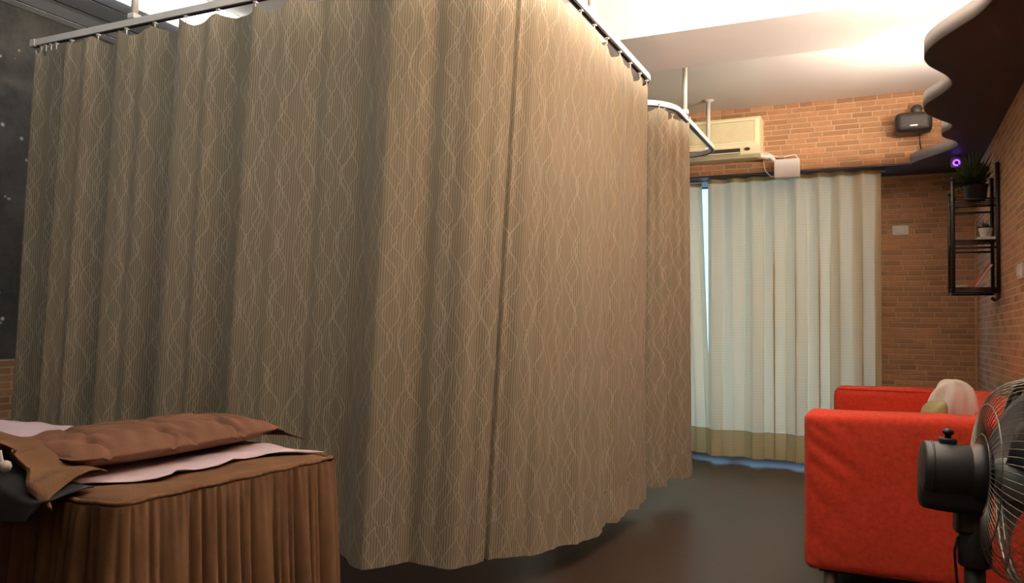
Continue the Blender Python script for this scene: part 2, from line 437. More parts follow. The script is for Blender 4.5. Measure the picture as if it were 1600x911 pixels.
cn = struct('trim_5', prism(poly, CZ0, CZ1), 'black'); cn['label'] = 'wavy-edged black canopy along the right wall hiding the cove lights'
obj('edge_lip', sweep_rect([Vector(p) for p in ep], .010, CZ0+.001, CZ0+.066), 'lip', cn, True)

# ------------------------------------------------------------------ lamps the room has
def cove_tube(y0, y1, mat, label):
    t = thing('cove_tube_light', label, 'light', (.43, (y0+y1)/2, CZ1), 0, 'cove tubes on the canopy')
    obj('lamp_base', bevel_box(.40, .46, y0, y1, CZ1, CZ1+.03, .004), 'plastic', t)
    obj('tube', tube([(.43, y0+.02, CZ1+.046), (.43, y1-.02, CZ1+.046)], .016, 12), mat, t, True)
    for yy in (y0+.008, y1-.02): obj('lamp_holder', bevel_box(.415, .445, yy, yy+.012, CZ1+.03, CZ1+.064, .003), 'plastic', t)
cove_tube(4.32, 4.92, 'tube_far', 'warm tube light on the black canopy beyond the ceiling beam')
cove_tube(2.4, 3.5, 'tube_mid', 'warm tube light on the black canopy just before the ceiling beam')
cove_tube(1.05, 2.25, 'tube', 'warm tube light on the black canopy, second before the ceiling beam')
bl = thing('ceiling_batten_light', 'cool white tube light on the ceiling above the bed end', 'light', (-2.4, 1.0, ZC-.004))
obj('lamp_base', bevel_box(-3.02, -1.78, .965, 1.035, ZC-.045, ZC-.0045, .005), 'plastic', bl)
obj('tube', tube([(-2.98, 1.0, ZC-.085), (-1.82, 1.0, ZC-.085)], .016, 12), 'batten', bl, True)
for xx in (-3.00, -1.82): obj('lamp_holder', bevel_box(xx, xx+.02, .98, 1.02, ZC-.105, ZC-.045, .003), 'plastic', bl)
pl = thing('ceiling_panel_light', 'flat white glowing panel in the slatted ceiling at the left', 'light', (-3.28, 2.7, ZC))
obj('panel_frame', join(box(-3.452, -3.446, YB+.6, BEAM_Y0-.02, ZC-.012, ZC+.0115), box(-3.110, -3.102, YB+.6, BEAM_Y0-.02, ZC-.012, ZC+.0115)), 'slat', pl)
obj('diffuser', bevel_box(-3.44, -3.116, 2.2, BEAM_Y0-.02, ZC-.050, ZC+.008, .012, 3), 'panel', pl)
obj('blank_plate', box(-3.44, -3.116, YB+.6, 2.2, ZC-.004, ZC+.008), 'slat', pl)

# ------------------------------------------------------------------ window
w1 = struct('window_1', join(box(WX0, WX1, YF+.06, YF+.12, WZ1-.06, WZ1), box(WX0, WX1, YF+.06, YF+.12, 0, .05), box(WX0, WX0+.05, YF+.06, YF+.12, .05, WZ1-.06), box(WX1-.05, WX1, YF+.06, YF+.12, .05, WZ1-.06)), 'frame')
pn = 3; pwid = (WX1-WX0-.1)/pn
for i in range(pn):
    a = WX0+.05+i*pwid; b = a+pwid
    s = obj('sash', join(box(a, b, YF+.075, YF+.105, .05, .12), box(a, b, YF+.075, YF+.105, WZ1-.11, WZ1-.06), box(a, a+.035, YF+.075, YF+.105, .12, WZ1-.11), box(b-.035, b, YF+.075, YF+.105, .12, WZ1-.11)), 'frame', w1)
    obj('pane', box(a+.035, b-.035, YF+.087, YF+.093, .12, WZ1-.11), 'glass', s)

def window_drape(name, x_top0, x_top1, x_bot0, x_bot1, pleats, label, seed, yc=6.005):
    rg = np.random.RandomState(seed); ni, nj = pleats*16+1, 34
    zt, zb, zh = BK_Z-.014, .040, .232
    t = thing(name, label, 'curtain', ((x_bot0+x_bot1)/2, yc, zb), 0, 'window curtains')
    ph = np.cumsum(np.concatenate([[0], rg.uniform(.7, 1.3, ni-1)])); ph = ph/ph[-1]*pleats*2*PI
    am = pw(np.linspace(0, 1, ni), np.linspace(0, 1, pleats+1), rg.uniform(.55, 1.25, pleats+1))
    ph2 = ph*.53+rg.uniform(0, 6)
    def pt(i, z, off=0.0):
        k = (zt-z)/(zt-zb); s = i/(ni-1)
        x = (x_top0+(x_top1-x_top0)*s)*(1-k)+(x_bot0+(x_bot1-x_bot0)*s)*k
        a1 = .020*(1-k)+.050*min(1, k*2.2)*am[i]*(1 if k > .25 else .6+1.6*k)
        y = yc-a1*math.sin(ph[i])*(1-.45*k)-.03*k*math.sin(ph2[i]+k*.7)-off
        x += .017*min(1, k*3)*am[i]*math.sin(2*ph[i]+.8)*(1 if 0 < i < ni-1 else 0)
        return (x, y, z)
    zs = np.linspace(zt, zh, nj-6)
    P = [[pt(i, z) for z in zs] for i in range(ni)]
    u = np.linspace(0, 1, ni)*abs(x_top1-x_top0)*1.9
    uv = [(u[i], z) for i in range(ni) for z in zs]
    o = obj('panel', sheet_grid(P), 'sheer', t, True, uv=uv)
    zs2 = np.linspace(zh, zb, 6)
    hp = [[pt(i, z, .003) for z in zs2] for i in range(ni)]
    hm = obj('hem', sheet_grid(hp), 'sheer_hem', t, True, uv=[(u[i], z) for i in range(ni) for z in zs2])
    hd = [[pt(i, z, .003) for z in np.linspace(zt, zt-.03, 3)] for i in range(ni)]
    obj('header_tape', sheet_grid(hd), 'sheer_hem', t, True, uv=[(u[i], z) for i in range(ni) for z in (0, .02, .05)])
    return t
window_drape('window_curtain', -1.212, -.030, -1.200, -.030, 8, 'wide pale olive window curtain right of the blue gap', 3)
window_drape('window_curtain', -2.75, -1.276, -2.72, -1.182, 11, 'pale olive window curtain left of the blue gap', 8, 6.09)
wr = obj('curtain_rod', join(tube([(-2.9, 6.045, BK_Z-.019), (.0, 6.045, BK_Z-.019)], .006, 8)), 'rail', origin=(-1.45, 6.045, BK_Z-.025)); tag(wr, 'thin window curtain track under the black board of the bulkhead', 'curtain rail')

# ------------------------------------------------------------------ bay curtain rails and drapes
RZ, RX = 2.20, -1.07
def arc_path(pts, radii, step=.03):
    """plan polyline with rounded corners -> dense points"""
    out = []; P = [Vector((x, y)) for x, y in pts]; prev = P[0]
    segs = []
    for i in range(1, len(P)-1):
        a = (P[i-1]-P[i]).normalized(); b = (P[i+1]-P[i]).normalized(); r = radii[i-1]
        p0, p1 = P[i]+a*r, P[i]+b*r; c = P[i]+a*r+b*r
        segs.append((prev, p0)); m = max(6, int(r*1.57/step))
        out_arc = [c-b*r*math.cos(t)-a*r*math.sin(t) for t in np.linspace(0, PI/2, m)]
        segs.append(out_arc); prev = p1
    segs.append((prev, P[-1])); res = []
    for s in segs:
        if isinstance(s, tuple):
            d = (s[1]-s[0]).length; m = max(2, int(d/step)); q = [s[0]+(s[1]-s[0])*(k/m) for k in range(m+1)]
        else: q = s
        for p in q:
            if not res or (p-res[-1]).length > 1e-5: res.append(p)
    return res
def bay_rail(label, path, pipes):
    p0 = path[0]
    t = thing('curtain_rail', label, 'curtain rail', (p0.x, p0.y, RZ-.015), 0, 'ceiling-hung bay rails')
    r = obj('track', sweep_rect(path, .030, RZ-.012, RZ+.016), 'rail', t)
    obj('track_slot', sweep_rect(path, .014, RZ-.0150, RZ-.0121), 'slot', r)
    for q in (path[0], path[-1]): obj('end_cap', bevel_box(q.x-.018, q.x+.018, q.y-.018, q.y+.018, RZ-.015, RZ+.019, .004), 'plastic', t)
    for x, y, top in pipes:
        pp = obj('hanger_pipe', tube([(x, y, RZ+.014), (x, y, top)], .0145, 12), 'pipe', t, True)
        obj('flange', lathe([(.038, 0), (.038, .005), (.020, .012), (.016, .02)], 20, Matrix.Translation((x, y, top)) @ Matrix.Rotation(PI, 4, 'X')), 'pipe', pp, True)
        obj('clamp', bevel_box(x-.02, x+.02, y-.02, y+.02, RZ+.0165, RZ+.040, .004), 'rail', pp)
    return t
RAIL1 = arc_path([(-3.50, 2.30), (RX, 2.30), (RX, 3.90), (-3.50, 3.90)], (.42, .10))
RAIL2 = arc_path([(-3.50, 4.20), (RX, 4.20), (RX, 5.63), (-3.50, 5.63)], (.26, .20))
bay_rail('white curtain rail running from the dark wall around the front bay', RAIL1, [(-2.862, 2.30, ZC-.006), (-1.07, 2.98, ZC-.004), (-2.4, 3.90, BEAM_Z)])
bay_rail('white curtain rail bent round the bay by the air conditioner', RAIL2, [(-1.062, 4.585, ZC-.004), (-1.13, 5.60, ZC-.004), (-2.4, 4.20, ZC-.004)])

def path_at(path, fr):
    P = np.array([(p.x, p.y) for p in path]); d = np.concatenate([[0], np.cumsum(np.hypot(*np.diff(P, axis=0).T))])
    s = np.clip(fr, 0, 1)*d[-1]
    x = np.interp(s, d, P[:, 0]); y = np.interp(s, d, P[:, 1]); e = .02
    tx = np.interp(s+e, d, P[:, 0])-np.interp(s-e, d, P[:, 0]); ty = np.interp(s+e, d, P[:, 1])-np.interp(s-e, d, P[:, 1])
    l = np.hypot(tx, ty)+1e-9
    return np.stack([x, y], 1), np.stack([ty/l, -tx/l], 1), d[-1]

HOOK = None
def hooks(parent, pts):
    global HOOK
    if HOOK is None:
        g = join(bevel_box(-.008, .008, -.008, .008, -.020, -.013, .002, 1), tube([(0, 0, -.018), (0, 0, -.042)], .0022, 6))
        HOOK = bpy.data.meshes.new('hook'); HOOK.from_pydata(g[0], [], g[1]); HOOK.materials.append(MT['plastic'])
    inv = world_of(parent).inverted()
    for x, y in pts:
        o = bpy.data.objects.new('hook', HOOK); COL.objects.link(o); o.parent = parent; o.location = inv @ Vector((x, y, RZ))

def bay_drape(label, top_path, bot_path, disp, hook_fr, zb, zhem, seam_fr=(), ni=700, nj=40, sag=.030, amp_top=.6, loc=None):
    fr = np.linspace(0, 1, ni)
    pt, nt_, Lt = path_at(top_path, fr); pb, nb_, Lb = path_at(bot_path, fr)
    d = disp(fr)
    hk = np.array(sorted(hook_fr)); near = np.min(np.abs(fr[:, None]-hk[None]), 1)*Lt
    gap = np.interp(fr, hk, np.concatenate([np.diff(hk), [hk[-1]-hk[-2]]]))*Lt
    sagv = sag*np.clip(np.sin(np.clip(near/np.maximum(gap, .02), 0, .5)*PI), 0, 1)
    ztop = RZ-.034-sagv*(1+.35*np.sin(fr*57))
    c = thing('bay_curtain', label, 'curtain', loc or (float(pb[0, 0]), float(pb[0, 1]), zb), 0, 'patterned bay curtains')
    ks = np.linspace(0, 1, nj)
    def P(i, z, off=0.0):
        k = (ztop[i]-z)/(ztop[i]-zb)
        b = pt[i]*(1-k)+pb[i]*k; nn = nt_[i]*(1-k)+nb_[i]*k
        q = b+nn*(d[i]*(amp_top+(1.12-amp_top)*k**.8)+off)
        return (q[0], q[1], z)
    mid = np.array([P(i, 1.1)[:2] for i in range(ni)]); u = np.concatenate([[0], np.cumsum(np.hypot(*np.diff(mid, axis=0).T))])
    zz = [[ztop[i]+(zhem-ztop[i])*k for k in ks] for i in range(ni)]
    obj('panel', sheet_grid([[P(i, z) for z in zz[i]] for i in range(ni)]), 'drape', c, True, uv=[(u[i], z) for i in range(ni) for z in zz[i]])
    zl = [zb+.006*math.sin(f*71+1)+.004*math.sin(f*31) for f in fr]
    hz = [[zhem+.003+(zl[i]-zhem-.003)*k for k in np.linspace(0, 1, 6)] for i in range(ni)]
    obj('hem', sheet_grid([[P(i, z, .004) for z in hz[i]] for i in range(ni)]), 'drape', c, True, uv=[(u[i]+.05, z+.03) for i in range(ni) for z in hz[i]])
    hooks(c, [tuple(path_at(top_path, np.array([f]))[0][0]) for f in hook_fr])
    return c

# front bay: the wide patterned curtain
top1 = arc_path([(-3.47, 2.30), (RX, 2.30), (RX, 3.895), (-1.16, 3.895)], (.42, .085))
bot1 = arc_path([(-3.50, 2.31), (RX-.01, 2.335), (RX-.01, 3.93), (-1.13, 3.93)], (.80, .05))
_, _, LT1 = path_at(top1, np.array([0.]))
BOT_P = np.array([(p.x, p.y) for p in bot1]); _d = np.concatenate([[0], np.cumsum(np.hypot(*np.diff(BOT_P, axis=0).T))])
TOP_P = np.array([(p.x, p.y) for p in top1]); _dt = np.concatenate([[0], np.cumsum(np.hypot(*np.diff(TOP_P, axis=0).T))])
def fr_of_px(px, py=350):
    """fraction along the drape where the column of pixels meets the hanging path at mid height"""
    fr = np.linspace(0, 1, 1500); a, _, _ = path_at(top1, fr); b, _, _ = path_at(bot1, fr); q = a*.5+b*.5
    dd = ray(px, py); ang = math.atan2(dd.x, dd.y); qa = np.arctan2(q[:, 0], q[:, 1])
    return float(fr[np.argmin(np.abs(qa-ang))])
knots = [(39, 0), (52, 2.5), (66, 1.0), (88, -2.5), (97, -5.5), (106, 4.0), (130, 3.2), (164, -.5), (172, -2.2), (180, 3.0), (215, 1.6), (250, -1.6), (262, -2.6), (273, 3.0), (312, 1.5), (348, -1.8), (372, -1.0), (386, 2.8), (430, 1.4), (478, -1.5), (545, -2.6), (602, 2.8), (640, .6), (662, -1.2), (700, .8), (724, 2.4),
         (765, .9), (781, .2), (786, -1.7), (791, .2), (810, .6), (850, 0), (890, -1.1), (905, .6), (922, -1.2), (935, .8), (950, -.6), (957, -1.6), (964, .8), (983, .2), (990, -1.2), (996, .8), (1004, -.3)]
kf = [fr_of_px(p) for p, _ in knots]; kd = [d/100*(2.1 if p < 400 else 1.9 if p < 700 else 1.25) for p, d in knots]
kf = [0.0]+kf+[1.0]; kd = [0.0]+kd+[0.0]
kk = {}
for f_, d_ in zip(kf, kd): kk[round(f_, 5)] = d_
kf = sorted(kk); kd = [kk[f_] for f_ in kf]
def disp1(fr): return pw(fr, kf, kd)+.0025*np.sin(fr*210)+.002*np.sin(fr*390+1)
hk1 = [.004, .012, .021, .030]+[fr_of_px(p, 60) for p in (110, 150, 193, 236, 283, 332, 388, 450, 515, 585, 660, 735, 805, 860)]
yy = [2.86, 3.02, 3.18, 3.36, 3.52, 3.68, 3.80]
hk1 += [float(np.interp(.42*PI/2+ (2.43)-.42-.0+ (y-2.72)-.03, _dt, _dt/_dt[-1])) for y in yy]
bay_drape('wide brown patterned curtain hung around the front bay behind the bed', top1, bot1, disp1, hk1, .112, .25, ni=900)
# second bay: the short bunched curtain at its corner
c2 = [(p.x, p.y) for p in catmull([(-1.75, 4.22, 0), (-1.55, 4.19, 0), (-1.36, 4.24, 0), (-1.22, 4.19, 0), (-1.10, 4.24, 0), (-1.085, 4.29, 0), (-1.16, 4.36, 0), (-1.185, 4.44, 0), (-1.12, 4.50, 0), (-1.03, 4.56, 0), (-1.015, 4.605, 0), (-1.05, 4.635, 0), (-1.12, 4.63, 0)], 8)]
c2 = [Vector(p) for p in c2]
c2t = [Vector((p.x*.75+(-1.075)*.25 if p.y > 4.4 else p.x, p.y-.04 if p.y > 4.4 else p.y)) for p in c2]
bay_drape('narrow brown patterned curtain bunched at the corner of the farther bay', c2t, c2, lambda f: .003*np.sin(f*160), [.02, .12, .22, .34, .44, .52, .62, .72, .82, .92, .98], .112, .25, ni=260, nj=24, sag=.018)

# ------------------------------------------------------------------ massage bed
BX1, BY0, BY1, BZ = -1.28, 1.03, 1.66, .615
BX0 = -3.12
bed = thing('massage_bed', 'massage bed with a brown fitted cover and gathered floor-length skirt', 'bed', ((BX0+BX1)/2, (BY0+BY1)/2, 0))
obj('padded_top', round_box(BX0, BX1, BY0, BY1, BZ-.09, BZ, .02, 10), 'cover', bed, True)
for x in (BX0+.12, BX1-.12):
    for y in (BY0+.08, BY1-.08): obj('leg', bevel_box(x-.03, x+.03, y-.03, y+.03, 0, BZ-.09, .004), 'leg', bed)
def skirt_path():
    pts = arc_path([(BX0, BY1+.004), (BX0, BY0-.004), (BX1+.004, BY0-.004), (BX1+.004, BY1+.004), (BX0+.01, BY1+.004)], (.03, .03, .03), .006)
    return pts
sp = skirt_path(); SP = np.array([(p.x, p.y) for p in sp]); sd = np.concatenate([[0], np.cumsum(np.hypot(*np.diff(SP, axis=0).T))])
ns = 1900; fr = np.linspace(0, 1, ns); q, nn, Ls = path_at(sp, fr); s_ = fr*Ls
rg = np.random.RandomState(11)
kp = np.concatenate([[0], np.cumsum(rg.choice((.016, .022, .03, .042, .06, .075), 260))]); kp = np.append(kp[kp < Ls-.01], Ls)
ki = np.clip(np.searchsorted(kp, s_, side='right')-1, 0, len(kp)-2); kt = (s_-kp[ki])/(kp[ki+1]-kp[ki])
fold = (np.abs(np.sin(PI*np.clip(kt, 0, 1)))**.62-.5)*np.clip((kp[ki+1]-kp[ki])/.045, .4, 1.3)*rg.uniform(.75, 1.2, len(kp))[ki]
fine = np.sin(s_*2*PI/.021+2*np.sin(s_*9))
zs = [BZ-.012, BZ-.02, BZ-.04, BZ-.08, BZ-.14, BZ-.22, BZ-.32, BZ-.43, BZ-.53, .03]
Pk = []
for i in range(ns):
    row = []
    for z in zs:
        k = (BZ-z)/BZ
        off = .010+.035*k+fold[i]*(.010+.034*min(1, k*1.5))*min(1, .35+k*12)+fine[i]*.0022*max(0, 1-k*3.5)
        row.append((q[i, 0]+nn[i, 0]*off, q[i, 1]+nn[i, 1]*off, z))
    Pk.append(row)
sk = obj('skirt', sheet_grid(Pk), 'cover', bed, True)
band = [(q[i, 0]+nn[i, 0]*(.004+.0016*fine[i]), q[i, 1]+nn[i, 1]*(.004+.0016*fine[i]), BZ-.008+.0015*math.sin(s_[i]*60)) for i in range(0, ns, 2)]
obj('gathered_band', tube(band, .0055, 6), 'cover', sk, True)

# lilac paper sheet over the cover
zt = BZ+.004
near = [onz(x, y, zt) for x, y in [(150, 756), (205, 753), (262, 750), (283, 741), (318, 733), (352, 729), (380, 717), (428, 711), (470, 709), (512, 706), (540, 703)]]
fy = [BY1+.0, BY1+.005]
Ps = []
nx_, ny_ = 64, 20
xs_e = np.array([p.x for p in near]); ys_e = np.array([p.y for p in near]); o_ = np.argsort(ys_e)
for i in range(nx_+1):
    row = []
    for j in range(ny_+1):
        t = j/ny_; y = BY0+.035+(BY1-.003-BY0-.035)*t
        xe = float(np.interp(y, ys_e[o_], xs_e[o_])); xe = min(xe, BX1-.004)
        x = -2.95+(xe+2.95)*(i/nx_)
        z = zt+.0025*math.sin(x*21+y*9)+.002*math.sin(x*47-y*33)+.0035*max(0, math.sin(x*3.1+1))*t**4*3
        z = max(z, zt-.001)
        if i == nx_: z += .004+.004*math.sin(y*37)
        row.append((x, y, z))
    Ps.append(row)
sh = obj('paper_sheet', sheet_grid(Ps), 'sheet', None, True, origin=(-2.1, 1.35, BZ)); solid(sh, .0012, 1.0)
tag(sh, 'pale lilac disposable sheet spread over the brown massage bed', 'sheet')

# brown quilted pillow with ruffled ends
def pillow_geo(cx, cy, cz, L_, W_, H_, rot, e=.80, fn=None, nu=40, nv=26, pe=4.2):
    V, Fs = [], []
    for i in range(nu+1):
        a = -1+2*i/nu
        for j in range(nv*2):
            t = 2*PI*j/(nv*2); c, s = math.cos(t), math.sin(t)
            prof = (max(0, 1-abs(a)**pe))**.5
            wv = math.copysign(abs(c)**.75, c)*W_/2*(e+(1-e)*prof)
            hv = math.copysign(abs(s)**1.15, s)*H_/2*prof*(1-.25*abs(c)**2)
            p = [a*L_/2, wv, hv]
            if fn: p = fn(p, a, t)
            V.append(p)
    m = nv*2
    for i in range(nu):
        for j in range(m): Fs.append((i*m+j, i*m+(j+1) % m, (i+1)*m+(j+1) % m, (i+1)*m+j))
    Fs += [tuple(range(m-1, -1, -1)), tuple(nu*m+k for k in range(m))]
    return xform((V, Fs), Matrix.Translation((cx, cy, cz)) @ rot)
def dent(p, a, t):
    x, y, z = p
    z += .0035*math.sin(x*95+3*math.sin(y*25))*math.sin(t) if math.sin(t) > 0 else 0
    if math.sin(t) > 0:
        for c_, sl in ((-.20, .35), (-.09, -.45), (.0, .5), (.10, -.3), (.19, .4)):
            dq = x-c_-sl*y+.012*math.sin(y*60); z -= .010*math.exp(-(dq/.009)**2)
    return [x, y, z]
PR = Matrix.Rotation(math.radians(93), 4, 'Z')
pil = thing('pillow', 'brown quilted pillow with ruffled ends lying across the lilac sheet', 'pillow', (-1.63, 1.38, BZ))
obj('pillow_body', pillow_geo(-1.63, 1.40, BZ+.047, .64, .33, .080, PR, fn=dent, nu=130, nv=44), 'quilt', pil, True)
def ruffle(x0, x1, y, dy, droop, seed):
    rg = np.random.RandomState(seed); ph = rg.uniform(0, 6); P = []
    for i in range(61):
        t = i/60; x = x0+(x1-x0)*t; row = []
        for j in range(9):
            k = j/8; wv = math.sin(t*26+ph+1.5*math.sin(t*7))
            yy_ = y+dy*k+.012*wv*k; z = BZ+.050+.020*math.sin(PI*t)-droop*k**1.6+.016*wv*k
            row.append((x+.03*k*math.sin(t*11+ph), yy_, z))
        P.append(row)
    return sheet_grid(P)
P = []
for i in range(31):
    t = i/30; x = -1.62+.15*t; row = []
    for j in range(9):
        k = j/8; wv = math.sin(t*14)
        row.append((x+.03*k*(t-.3), 1.695+.085*k-.05*k*abs(t-.55), BZ+.044-.030*k**.7+.006*wv*k*(1-k)+.004*math.sin(t*PI)))
    P.append(row)
r1 = obj('ruffle', sheet_grid(P), 'cover', pil, True); solid(r1, .002)
P = []
for i in range(111):
    t = i/110; x = -2.10+.725*t; row = []
    sz = float(pw(x, [-2.1, -1.7, -1.6, -1.5, -1.44, -1.37], [.078, .076, .072, .046, .032, .026])); 
    ey = float(pw(x, [-2.1, -1.7, -1.55, -1.465, -1.42, -1.37], [1.03, 1.02, 1.005, .985, .972, .972]))
    ez = float(pw(x, [-2.1, -1.7, -1.55, -1.465, -1.42, -1.37], [.705, .702, .698, .668, .618, .600]))
    for j in range(17):
        k = j/16; wv = math.sin(t*62+1.8*math.sin(t*17)); w2 = math.sin(t*25+1)
        y = 1.125+(ey-1.125)*min(1, k*1.35)-.010*wv*k-.006*w2*k
        if k > .74: y -= .010*(k-.74)
        z = BZ+sz+(ez-BZ-sz)*k**2.2+.022*math.sin(PI*min(1, k*1.25))*(.6+.4*w2)*max(0, 1-k)+.011*wv*k*(1-.4*k)
        row.append((x-.05*(1-k)+.01*k*w2, y, z))
    P.append(row)
r2 = obj('ruffle', sheet_grid(P), 'cover', pil, True); solid(r2, .002)
# black cloth bunched over the bed's near edge
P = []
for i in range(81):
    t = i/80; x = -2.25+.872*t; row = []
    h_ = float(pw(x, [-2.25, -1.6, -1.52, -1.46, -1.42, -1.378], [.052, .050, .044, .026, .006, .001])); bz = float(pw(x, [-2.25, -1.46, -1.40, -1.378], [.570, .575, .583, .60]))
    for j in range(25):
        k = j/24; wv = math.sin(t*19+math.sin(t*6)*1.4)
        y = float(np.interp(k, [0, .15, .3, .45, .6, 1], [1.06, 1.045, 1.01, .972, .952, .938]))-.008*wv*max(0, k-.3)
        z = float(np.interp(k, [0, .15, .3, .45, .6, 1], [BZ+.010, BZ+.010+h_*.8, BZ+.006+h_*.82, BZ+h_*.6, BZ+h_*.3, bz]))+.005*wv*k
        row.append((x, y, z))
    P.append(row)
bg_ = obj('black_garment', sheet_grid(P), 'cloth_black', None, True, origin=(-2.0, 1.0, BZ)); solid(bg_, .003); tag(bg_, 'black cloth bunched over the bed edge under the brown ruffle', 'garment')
p = ony(8, 729, .955)
ear = thing('earphone', 'small white earphone on the black cloth at the bed edge', 'earphone', (p.x, p.y, p.z-.01))
obj('ear_bud', lathe([(.002, -.011), (.009, -.007), (.0115, 0), (.009, .008), (.003, .011)], 14, Matrix.Translation(p)), 'ceramic', ear, True)
obj('stem', tube([p+Vector((0, 0, -.004)), p+Vector((-.012, .0, .012)), p+Vector((-.018, .0, .028))], .0035, 8), 'ceramic', ear, True)

# ------------------------------------------------------------------ red sofa
SX0, SX1, SY0, SY1, SZ = -.272, .535, 3.06, 4.86, .665
sofa = thing('sofa', 'bright red fabric two-seat sofa against the brick wall', 'sofa', ((SX0+SX1)/2, (SY0+SY1)/2, 0))
AW = .20
def wrinkle(outer):
    def fn(p, n_):
        x, y, z = p
        if abs(n_.y) > .6 and (n_.y < 0) == (outer < 0):
            u_ = (x-SX0); v_ = (z-.1)
            d1 = u_+v_*.8; top = math.exp(-((v_-.46)/.09)**2)*max(0, 1-u_*1.25)
            w = .0085*top*abs(math.sin(d1*44+2.2*math.sin(u_*11+v_*5)))**.6
            d2 = u_*.9+v_*1.25; left = math.exp(-(u_/.15)**2)
            w += .0090*left*abs(math.sin(d2*27+1.3*math.sin(v_*13+u_*6)))**.6
            w += .0016*math.sin(u_*21-v_*17)*math.sin(v_*9)
            w += .006*math.sin(PI*min(1, max(0, v_/.55)))
            y += n_.y*w
        if n_.z > .6: z += .003*math.sin(x*9)
        return (x, y, z)
    return fn
a1 = obj('arm', round_box(SX0, SX1, SY0, SY0+AW, .105, SZ, .032, 44, wrinkle(-1)), 'red', sofa, True)
a2 = obj('arm', round_box(SX0+.01, SX1, SY1-AW, SY1, .105, SZ, .045, 24, wrinkle(1)), 'red', sofa, True)
bkr = obj('backrest', round_box(SX1-.24, SX1, SY0+AW-.004, SY1-AW+.004, .105, SZ-.004, .045, 18), 'red', sofa, True)
obj('base', round_box(SX0+.03, SX1-.23, SY0+AW-.004, SY1-AW+.004, .105, .27, .02, 8), 'red', sofa, True)
def puff(p, n_):
    return (p[0], p[1], p[2]+(.018*max(0, math.sin(PI*(p[1]-SY0-AW)/(SY1-SY0-2*AW)))) if n_.z > .3 else p[2])
obj('seat_cushion', round_box(SX0+.012, SX1-.235, SY0+AW+.004, SY1-AW-.004, .27, .42, .04, 20, puff), 'red', sofa, True)
for yy_, nm in ((SY0, a1), (SY1-AW, a2)):
    zz_ = SZ-.014; pts = [(SX0+.028+.016*0, yy_+.009, zz_), (SX1-.04, yy_+.009, zz_)]
    obj('seam', tube([(SX0+.03+i*(SX1-SX0-.07)/12, yy_+.0085+.0006*math.sin(i*2), zz_) for i in range(13)], .0028, 6), 'red', nm, True)
obj('underside', box(SX0+.05, SX1-.03, SY0+.03, SY1-.03, .098, .110), 'under', sofa)
for x in (SX0+.085, SX1-.085):
    for y in (SY0+.07, SY1-.07): obj('leg', lathe([(.019, 0), (.021, .004), (.024, .105)], 18, Matrix.Translation((x, y, 0))), 'sofa_leg', sofa, True)

# cushion propped behind the near arm
def crease(p, a, t):
    x, y, z = p
    z += .010*math.sin(x*34+y*20)*(1 if math.sin(t) > 0 else .3)+.006*math.sin(x*70-y*41)
    return [x, y, z]
cu = thing('cushion', 'crumpled white and olive cushion propped behind the sofa arm', 'cushion', (.19, 3.55, .43))
def crumple(cx, cy, cz, rx, ry, rz, lean, seed, mat, name):
    """soft lump resting on its base: a squashed ball with folds running down from the top"""
    rg = np.random.RandomState(seed); ph = rg.uniform(0, 6, 6); V, Fs = [], []; nu, nv = 30, 56
    for i in range(nu+1):
        th = PI*i/nu
        for j in range(nv):
            az = 2*PI*j/nv; s_t = math.sin(th)**.75
            f = 1+.13*math.sin(az*5+ph[0]+1.2*math.sin(th*2+ph[1]))*math.sin(th)+.07*math.sin(az*9+ph[2]+th*3)*math.sin(th)+.05*math.sin(az*2+ph[3])
            x = rx*s_t*math.cos(az)*f; y = ry*s_t*math.sin(az)*f; z = rz*math.copysign(abs(math.cos(th))**.85, math.cos(th))
            z += .012*math.sin(az*3+ph[4]+th*4)*math.sin(th)
            V.append((cx+x+lean*(z+rz), cy+y, cz+rz+z))
    for i in range(nu):
        for j in range(nv): Fs.append((i*nv+j, i*nv+(j+1) % nv, (i+1)*nv+(j+1) % nv, (i+1)*nv+j))
    return obj(name, (V, Fs), mat, cu, True)
crumple(.232, 3.62, .452, .080, .09, .160, .01, 3, 'cushion', 'cushion_front')
crumple(.150, 3.56, .452, .070, .07, .118, .14, 5, 'olive', 'cushion_back')

# ------------------------------------------------------------------ pedestal fan
FP = ony(1525, 742, 1.95); FYAW = math.radians(6)
fan = thing('pedestal_fan', 'black pedestal fan with a wire cage in front of the red sofa', 'fan', (FP.x, FP.y, 0), FYAW)
FM = Matrix.Translation(FP) @ Matrix.Rotation(FYAW, 4, 'Z') @ Matrix.Rotation(math.radians(4), 4, 'Y')
AX = FM @ Matrix.Rotation(PI/2, 4, 'Y')         # local z -> fan axis (points right)
def fx(g): return xform(g, AX)
mot = obj('motor_housing', fx(lathe([(.052, -.104), (.0575, -.103), (.0595, -.099), (.0605, -.06), (.0605, -.016), (.0595, -.014), (.065, -.008), (.0645, .018), (.054, .022)], 36)), 'fan', fan, True)
for k_ in mot.data.polygons: pass
obj('rear_seam', fx(lathe([(.0595, -.090), (.0617, -.0885), (.0617, -.0865), (.0595, -.085)], 36)), 'fan', mot, True)
obj('motor_underside', xform(round_box(-.106, .016, -.046, .046, -.082, -.02, .014, 6), FM), 'fan', mot, True)
obj('lift_knob', xform(join(bevel_box(-.074, -.041, -.014, .014, .054, .070, .003), lathe([(.006, .069), (.006, .077), (.011, .080), (.0115, .085), (.007, .090)], 16, Matrix.Translation((-.057, 0, 0)))), FM), 'fan', mot, True)
obj('neck', xform(join(bevel_box(-.034, .022, -.026, .026, -.125, -.065, .008), bevel_box(.004, .030, -.024, .024, -.092, -.05, .005)), FM), 'fan', fan)
px_, py_, pz_ = FP.x-.004, FP.y, FP.z
